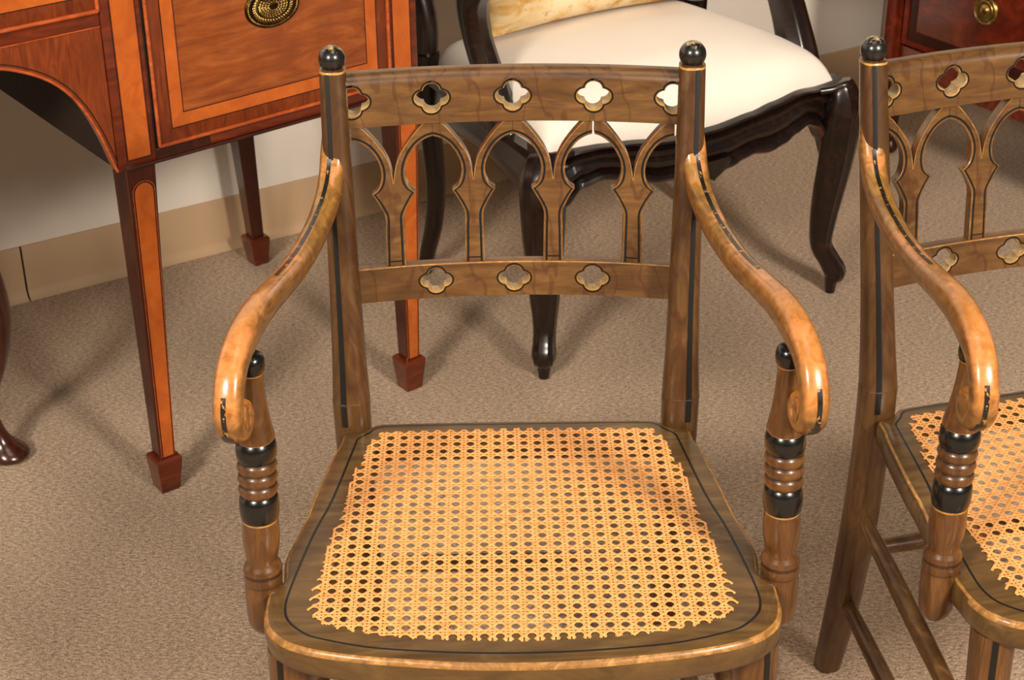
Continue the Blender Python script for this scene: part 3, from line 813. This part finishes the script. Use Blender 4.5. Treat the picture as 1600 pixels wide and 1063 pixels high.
q = frame_rect(MB(), mirx(-.0195) + .0212, -.0407, .7952, .8583, .0013, F0 - .001, F0 + .004); sb(q, 'stringing', 'stringing', cd)
q = MB().box(mirx(-.0195) + .042, -.0615, F0 - .0008, F0 + .004, .816, .8375); sb(q, 'drawer_panel', 'drawer_field', cd)
# legs
def sb_leg(xt, xb, yt, yb, front=True):
    def hw(z): return .0128 + (.0232 - .0128) * (z - .05) / .49
    def cx(z): t = z / .54; return xb + (xt - xb) * t
    def cy(z): t = z / .54; return yb + (yt - yb) * t
    mb = MB(); rr = []
    for z in (.050, .2, .37, .541):
        h = hw(z); c = .0012
        rr.append([(cx(z) + a, cy(z) + b, z) for a, b in ((-h + c, -h), (h - c, -h), (h, -h + c), (h, h - c), (h - c, h), (-h + c, h), (-h, h - c), (-h, -h + c))])
    o = sb(MB().loft(rr), 'leg', 'mahog_leg', SB, 30)
    rr = []
    for z, h in ((0, .0150), (.003, .0160), (.052, .0212), (.0565, .0212), (.0600, .0185), (.0602, .012)):
        c = .0012; rr.append([(cx(z) + a, cy(z) + b, z) for a, b in ((-h + c, -h), (h - c, -h), (h, -h + c), (h, h - c), (h - c, h), (-h + c, h), (-h, h - c), (-h, -h + c))])
    sb(MB().loft(rr), 'spade_foot', 'mahog', o, 30)
    if front:
        for ex, lift, mat, nm in ((.0030, .0002, 'bead', 'stringing'), (.0018, .0004, 'stringing', 'stringing'), (0, .0006, 'satin', 'inlay')):
            vv = []; ff = []
            zt = .515 + ex; zs = [.062 + (zt - .016 - .062) * i / 12 for i in range(13)] + [zt - .016 + .016 * math.sin(math.pi / 2 * i / 10) for i in range(1, 11)]
            for i, z in enumerate(zs):
                wd = hw(z) * .66 + ex
                if z > zt - .016: wd *= math.sqrt(max(0, 1 - ((z - zt + .016) / .016) ** 2)) + .001
                for sx in (-1, 1): vv.append((cx(z) + .0015 + sx * wd, cy(z) - hw(z) - lift, z))
                if i: k = 2 * i; ff.append((k - 2, k - 1, k + 1, k))
            m3 = MB(); m3.add(vv, ff); sb(m3, nm, mat, o)
    return o
sb_leg(.0160, .0030, F0 + .0232, .002); sb_leg(.4790, .4790, F0 + .0232, .012)
sb_leg(.4850, .520, .585, .600, False); sb_leg(mirx(.4850), mirx(.520), .585, .600, False)
sb_leg(mirx(.0160), mirx(.003), F0 + .0232, .002); sb_leg(mirx(.4790), mirx(.479), F0 + .0232, .012)

# ------------------------------------------------------------------ ebonised fauteuil with ivory seat
FA = empty('carved_fauteuil', (.0548, 2.5909, 0), R(90 - 58.55), 'black carved cabriole-leg open armchair with ivory linen upholstered seat, behind the centre chair', 'armchair')
WD = .638; DP = .47
def rail_pts():
    top = [(-.035, .440), (.018, .412), (.0956, .4122), (.1403, .4090), (.2509, .3985), (.3262, .4010), (.4131, .4080), (.4619, .4150), (.5258, .4215), (.5773, .4170), (.640, .418), (.668, .410)]
    bot = [(-.035, .255), (.012, .262), (.040, .305), (.07, .3360), (.1057, .3450), (.1604, .3360), (.2167, .3180), (.2542, .3170), (.300, .3100), (.3411, .3105), (.3703, .3127), (.3937, .3207), (.4188, .3250), (.4595, .3185), (.4937, .3252), (.5187, .3371), (.5500, .3480), (.575, .338), (.600, .305), (.622, .262), (.668, .255)]
    def itp(P, x):
        for a, b in zip(P, P[1:]):
            if a[0] <= x <= b[0]:
                t = (x - a[0]) / (b[0] - a[0]); t = t * t * (3 - 2 * t); return a[1] + (b[1] - a[1]) * t
        return P[-1][1]
    return top, bot, itp
top, bot, itp = rail_pts()
def fbulge(x):
    u = min(1, abs((x - WD / 2) / (WD / 2))); return -.026 * math.cos(u * math.pi / 2) + .004 * u * u
PROF = [(0, 1.0, .030), (0, .985, .004), (0, .955, -.005), (1, .915, -.007), (0, .880, -.002), (0, .860, .007), (0, .835, .009), (0, .80, .002), (0, .76, -.003), (1, .70, -.004), (0, .66, .004), (0, .62, .004), (0, .52, -.003), (0, .42, -.003), (0, .36, .000), (0, .32, .006),
        (0, .29, .003), (0, .23, -.007), (0, .16, -.009), (1, .09, -.006), (0, .03, .002), (0, 0, .010), (0, .02, .030)]
rr = []
for i in range(91):
    x = -.010 + .650 * i / 90; u = (x - WD / 2) / (WD / 2)
    bulge = fbulge(x)
    zt, zb = itp(top, x), itp(bot, x)
    rr.append([(x, .002 + bulge + d, zb + (zt - zb) * f) for _, f, d in PROF])
v = [p for r_ in rr for p in r_]; k = len(PROF); f = []; mi = []
for i in range(len(rr) - 1):
    for j in range(k):
        f.append((i * k + j, i * k + (j + 1) % k, (i + 1) * k + (j + 1) % k, (i + 1) * k + j)); mi.append(1 if PROF[j][0] else 0)
f += [tuple(range(k)), tuple(range((len(rr) - 1) * k, len(rr) * k))]; mi += [0, 0]
fr = link_mesh('front_rail', v, f, ['ebony', 'ebony_worn'], mi, FA, 40)
# carved drop at the middle of the rail
mb = MB(); rr = []
for i in range(9):
    t = i / 8; wv = .045 * math.sin(math.pi * min(1, .25 + t * .75)) ** .8
    z = .345 - .040 * t
    rr.append([(.325 + wv * math.cos(a_ * math.pi / 6) * (1 - t * .4), -.030 - .008 * math.sin(a_ * math.pi / 6) * (1 - .5 * t), z) for a_ in range(7)])
mb.loft(rr, 0, False, False); mb.build('carved_drop', 'ebony', fr, 60)
# side and rear rails
for nm, (xa, ya), (xb, yb) in (('side_rail', (.004, .02), (.045, DP)), ('side_rail', (WD - .034, .03), (WD - .055, DP)), ('rear_rail', (.04, DP), (WD - .04, DP))):
    mb = MB(); rr = []
    for i in range(13):
        t = i / 12; x = xa + (xb - xa) * t; y = ya + (yb - ya) * t
        out = Vector((yb - ya, -(xb - xa), 0)).normalized()
        if nm == 'side_rail' and xa > .3: pass
        elif nm == 'side_rail': out = -out
        else: out = Vector((0, 1, 0))
        zb = (.312 if xa < .3 else .352) + .03 * math.sin(math.pi * t); zt = .412 - .008 * math.sin(math.pi * t)
        sec = [(-.014, 1), (.014, 1), (.020, .9), (.010, .78), (.012, .4), (.015, .18), (.010, 0), (-.014, 0)]
        rr.append([(x + out.x * o_, y + out.y * o_, zb + (zt - zb) * q_) for o_, q_ in sec])
    mb.loft(rr); mb.build(nm, 'ebony', FA, 40)
# cabriole front legs: swept along the diagonal of each corner
def cab_leg(cx, cy, dx, dy, path, name='leg', flutes=True):
    d = Vector((dx, dy, 0)).normalized(); l = Vector((-d.y, d.x, 0)); rr = []
    P = crom([(o_, z, 0) for o_, z, _, _ in path], 5); Wd = crom([(a_, b_, 0) for _, _, a_, b_ in path], 5)
    n = 20
    for i, (p, w_) in enumerate(zip(P, Wd)):
        t = (P[min(i + 1, len(P) - 1)] - P[max(i - 1, 0)]).normalized()
        N = (d * t.y - Vector((0, 0, 1)) * t.x)
        if N.dot(d) < 0: N = -N
        c = Vector((cx, cy, 0)) + d * p.x + Vector((0, 0, p.y)); ring = []
        for k in range(n):
            a_ = 2 * math.pi * k / n; u, v_ = sup(a_, w_.x, w_.y, 2.3)
            g = 1 - (.10 * (k % 2) if flutes and math.sin(a_) > .2 else 0)
            ring.append(c + l * u * g + N * v_ * g)
        rr.append(ring)
    return MB().loft(rr).build(name, 'ebony', FA, 50)
def fpath(k, q=0): return [(.008 * k, .416, .026, .018), (.016 * k, .402, .033, .024), (.022 * k, .375, .038, .032), (.020 * k, .330, .0375, .0340), (.012 * k, .265, .0345, .0315), (-.001, .200, .0300, .0285), (-.012 + q * .3, .140, .0250, .0240), (-.015 + q * .5, .095, .0205, .0200),
        (-.006 + q * .9, .068, .0200, .0192), (.004 + q, .049, .0215, .0205), (.008 + q, .040, .0198, .0182), (.002 + q, .034, .0142, .0140), (q, .018, .0115, .0112), (q, .000, .0090, .0090)]
cab_leg(0, 0, -.75, -1, fpath(1.5)); cab_leg(WD - .016, 0, .75, -1, fpath(.6, .018))
RP = [(.00, .45, .024, .022), (.000, .38, .022, .022), (-.004, .30, .020, .020), (-.012, .20, .018, .018), (-.006, .12, .016, .017), (.012, .05, .0145, .015), (.024, 0, .013, .013)]
cab_leg(.035, DP - .02, -.35, 1, RP, flutes=False); cab_leg(WD + .004, DP - .02, .35, 1, RP, flutes=False)
# knees' carved ears that hold the seat corner
for sx, cx in ((-1, 0), (1, WD - .012)):
    mb = MB(); tube(crom([(cx - sx * .050, -.004, .408), (cx - sx * .026, -.014, .411), (cx - sx * .008, -.022, .418), (cx + sx * .002, -.020, .416), (cx + sx * .006, -.012, .404)], 4), .0070, 12, mb=mb)
    mb.build('carved_ear', 'ebony', FA, 60)
# sprung seat
nu, nv = 40, 40; rr = []
def seat_pt(u, v_):
    half0 = .306 + (.265 - .306) * (v_ + 1) / 2
    x = WD / 2 - .004 + u * half0
    y0_ = fbulge(x) + .010; yy = y0_ + (DP - .012 - y0_) * (v_ + 1) / 2
    fall = (1 - abs(u) ** 14) ** .5 * (1 - abs(v_) ** 10) ** .5
    sag = .062 + .024 * (1 - u * u) * (1 - v_ * v_)
    zr = itp(top, x) - .006
    return (x, yy, zr + (.412 + .004 - zr) * min(1, (v_ + 1) * 2) + sag * fall)
e = lambda t: math.sin(t * math.pi / 2)
grid = [[seat_pt(e(-1 + 2 * i / nu), e(-1 + 2 * j / nv)) for i in range(nu + 1)] for j in range(nv + 1)]
mb = MB(); mb.loft(grid, 0, False, False)
rim = [grid[0][i] for i in range(nu + 1)] + [grid[j][nu] for j in range(1, nv + 1)] + [grid[nv][i] for i in range(nu - 1, -1, -1)] + [grid[j][0] for j in range(nv - 1, 0, -1)]
low = [(x, y, .385) for x, y, z in rim]
mb.loft([rim, low], 0, False); mb.add(low, [tuple(range(len(low)))])
so = mb.build('seat_upholstery', 'linen', FA, 70); so['label'] = 'ivory linen sprung seat'
# arms and their swept supports
for sx in (-1, 1):
    bx = (lambda q: q if sx < 0 else WD - q)
    dep = .165 if sx < 0 else .115
    pts = crom([(bx(.020), dep - .02, .395), (bx(.016), dep, .44), (bx(.006 if sx < 0 else .022), dep + .020, .50), (bx(-.006 if sx < 0 else .034), dep + .032, .56), (bx(-.016 if sx < 0 else .04), dep + .028, .62), (bx(-.020), dep + .004, .665)], 5)
    k = len(pts); tube(pts, [(.028 if sx < 0 else .035) + .003 * math.cos(i / k * 6) for i in range(k)], 24, flute=.10).build('arm_support', 'ebony', FA, 60)
    pts = crom([(bx(-.032), dep - .02, .668), (bx(-.030), dep + .06, .672), (bx(-.010), (dep + DP) / 2, .640), (bx(.025), DP - .03, .620), (bx(.040), DP, .64)], 5)
    tube(pts, .020, 12).build('arm', 'ebony', FA, 60)
    pts = crom([(bx(.030), DP - .012, .40), (bx(.040), DP - .01, .50), (bx(.030), DP + .02, .60), (bx(.010), DP + .07, .75), (bx(.030), DP + .11, .92)], 5)
    tube(pts, .0225, 12).build('back_post', 'ebony', FA, 60)
pts = crom([(.03, DP + .11, .92), (.15, DP + .12, .965), (WD / 2, DP + .125, 1.0), (WD - .15, DP + .12, .965), (WD - .03, DP + .11, .92)], 6)
tube(pts, .022, 12).build('top_rail', 'ebony', FA, 60)
pts = crom([(.04, DP, .56), (WD / 2, DP + .015, .54), (WD - .04, DP, .56)], 8)
tube(pts, .018, 12).build('lower_back_rail', 'ebony', FA, 60)
mb = MB(); rr = []
for j in range(11):
    t = j / 10; z = .565 + (.95 - .565) * t; y = DP + .005 + .105 * t; hw_ = WD / 2 - .045 - .0 * t
    rr.append([(WD / 2 + hw_ * math.cos(a_), y + (.022 if math.sin(a_) > 0 else .018) * math.sin(a_) * (1 - (2 * t - 1) ** 6), z) for a_ in [2 * math.pi * q / 24 for q in range(24)]])
mb.loft(rr); mb.build('back_upholstery', 'linen', FA, 70)

# ------------------------------------------------------------------ gold pillow on the fauteuil
PW = empty('floral_pillow', FA.matrix_basis @ Vector((.330, .338, .494)), R(90 - 58.55), 'gold and cream floral pillow leaning on the ivory seat', 'pillow')
def pillow():
    nu = nv = 28; Wp, Hp, Tp = .46, .36, .075; front = []; back = []
    def pt(i, j, s_):
        u = e(-1 + 2 * i / nu); v_ = e(-1 + 2 * j / nv)
        pinch = 1 - .07 * (1 - v_ * v_) * abs(u) ** 3; pinch2 = 1 - .06 * (1 - u * u) * abs(v_) ** 3
        th_ = Tp * ((1 - u ** 4) * (1 - v_ ** 4)) ** .6
        wr = .004 * math.sin(9 * u + 4 * v_) * (1 - abs(u)) * (abs(v_)) + .006 * math.exp(-((u + .9) / .12) ** 2) * math.sin(14 * v_)
        x = u * Wp / 2 * pinch; z = Hp / 2 + v_ * Hp / 2 * pinch2
        y = s_ * (th_ + wr * (1 if th_ > .01 else 0))
        lean = R(-17)
        return (x, y * math.cos(lean) - z * math.sin(lean) * 1, z * math.cos(lean) + y * math.sin(lean))
    mb = MB()
    for s_ in (-1, 1): mb.loft([[pt(i, j, s_) for i in range(nu + 1)] for j in range(nv + 1)], 0, False, False)
    return mb
po = pillow().build('pillow_body', 'floral', PW, 70)

# ------------------------------------------------------------------ red mahogany chest at the far right
CH = empty('mahogany_chest', (.8533, 3.5587, 0), R(90 - 147), 'red mahogany chest of drawers with brass rosette, top right corner', 'chest')
def chb(name, mat, parent=CH, bev=.002, *b):
    return MB().bbox(*b, bev).build(name, mat, parent)
CZ = .195
chb('carcass', 'chest', CH, .002, -.058, .86, .008, .45, CZ, .712)
chb('top', 'chest', CH, .004, -.078, .88, -.015, .46, .7125, .737)
for a, b in ((-.068, -.012), (.812, .868)):
    o = chb('stile', 'chest', CH, .002, a, b, -.012, .03, CZ - .005, .712)
    mb = MB(); tube([((a + b) / 2, -.010, CZ + .02), ((a + b) / 2, -.010, .692)], .016, 14, mb=mb); mb.build('colonnette', 'chest', o, 60)
chb('bottom_rail', 'chest', CH, .002, -.0118, .8118, -.006, .03, CZ, .262)
zc = .268
for k in range(2):
    z0 = zc + k * .218; z1 = z0 + .212
    d = chb('drawer', 'chest', CH, .003, -.006, .806, -.004, .02, z0, z1)
    q = frame_rect(MB(), -.006, .806, z0, z1, .010, -.009, -.003); q.build('lip_moulding', 'chest', d, 30)
    q = frame_rect(MB(), .005, .795, z0 + .011, z1 - .011, .022, -.0048, -.003); q.build('dark_bevel', 'chest_dark', d, 30)  # dark wood bevel running inside the drawer lip
    for xk in (.212, .588):
        mb = MB(); n_ = 32; rr = []; cz_ = (z0 + z1) / 2 + .022
        for r_, y_ in ((.031, -.004), (.031, -.007), (.0275, -.0095), (.0245, -.0075), (.0215, -.0072), (.0195, -.0095), (.0150, -.0080), (.0125, -.0085), (.0095, -.0125), (.0050, -.0150), (.0008, -.0155)):
            rr.append([(xk + r_ * math.cos(2 * math.pi * q_ / n_), y_, cz_ + r_ * math.sin(2 * math.pi * q_ / n_)) for q_ in range(n_)])
        mb.loft(rr); mb.build('brass_rosette', 'brass', d, 60)
    if k < 1: chb('drawer_divider', 'chest', CH, .001, -.0118, .8118, -.003, .02, z1 + .0005, z1 + .0055)
LP = [(CZ + .002, .022), (.185, .023), (.172, .019), (.165, .021), (.150, .0225), (.130, .0205), (.10, .0172), (.070, .0145), (.052, .0135), (.047, .0170), (.042, .0180), (.036, .0170), (.032, .0130), (.026, .0145), (.018, .0190), (.010, .0195), (.004, .0160), (0, .012)]
for x, y in ((-.038, .02), (.84, .02), (-.03, .42), (.83, .42)):
    MB().loft(lathe(LP, (x, y, 0), (x, y, 0), CZ, 0, 24)).build('turned_leg', 'chest_dark', CH, 50)

# ------------------------------------------------------------------ dark cabriole stool in the sideboard's knee hole
ST = empty('cabriole_stool', (-.541, 2.254, 0), R(90 - 53), 'dark polished stool with cabriole legs and pad feet, at the left edge', 'stool')
x1, x0, y0, y1 = -.170, -.470, .245, .52
SPATH = [(.000, .395, .026), (.012, .360, .030), (.024, .315, .029), (.030, .265, .0265), (.027, .215, .0230), (.014, .160, .0180), (-.006, .100, .0135), (.000, .060, .0135), (.008, .035, .0180), (.016, .018, .0300), (.018, .008, .0325), (.016, .0, .0240)]
for cx, cy, dx, dy in ((x1, y0, 1, -1), (x0, y0, -1, -1), (x1, y1, 1, 1), (x0, y1, -1, 1)):
    d = Vector((dx, dy, 0)).normalized(); P = crom([(o_, z, r_) for o_, z, r_ in SPATH], 5); rr = []
    for p in P:
        c = Vector((cx, cy, 0)) + d * p.x
        rr.append([(c.x + p.z * math.cos(2 * math.pi * k / 20), c.y + p.z * math.sin(2 * math.pi * k / 20), p.y) for k in range(20)])
    MB().loft(rr).build('cabriole_leg', 'stool', ST, 60)
MB().bbox(x0 - .02, x1 + .0, y0 - .0, y1 + .02, .35, .40, .004).build('apron', 'stool', ST)
MB().bbox(x0 - .025, x1 + .004, y0 - .004, y1 + .025, .4005, .440, .014, 0, 4).build('seat_pad', 'linen', ST)
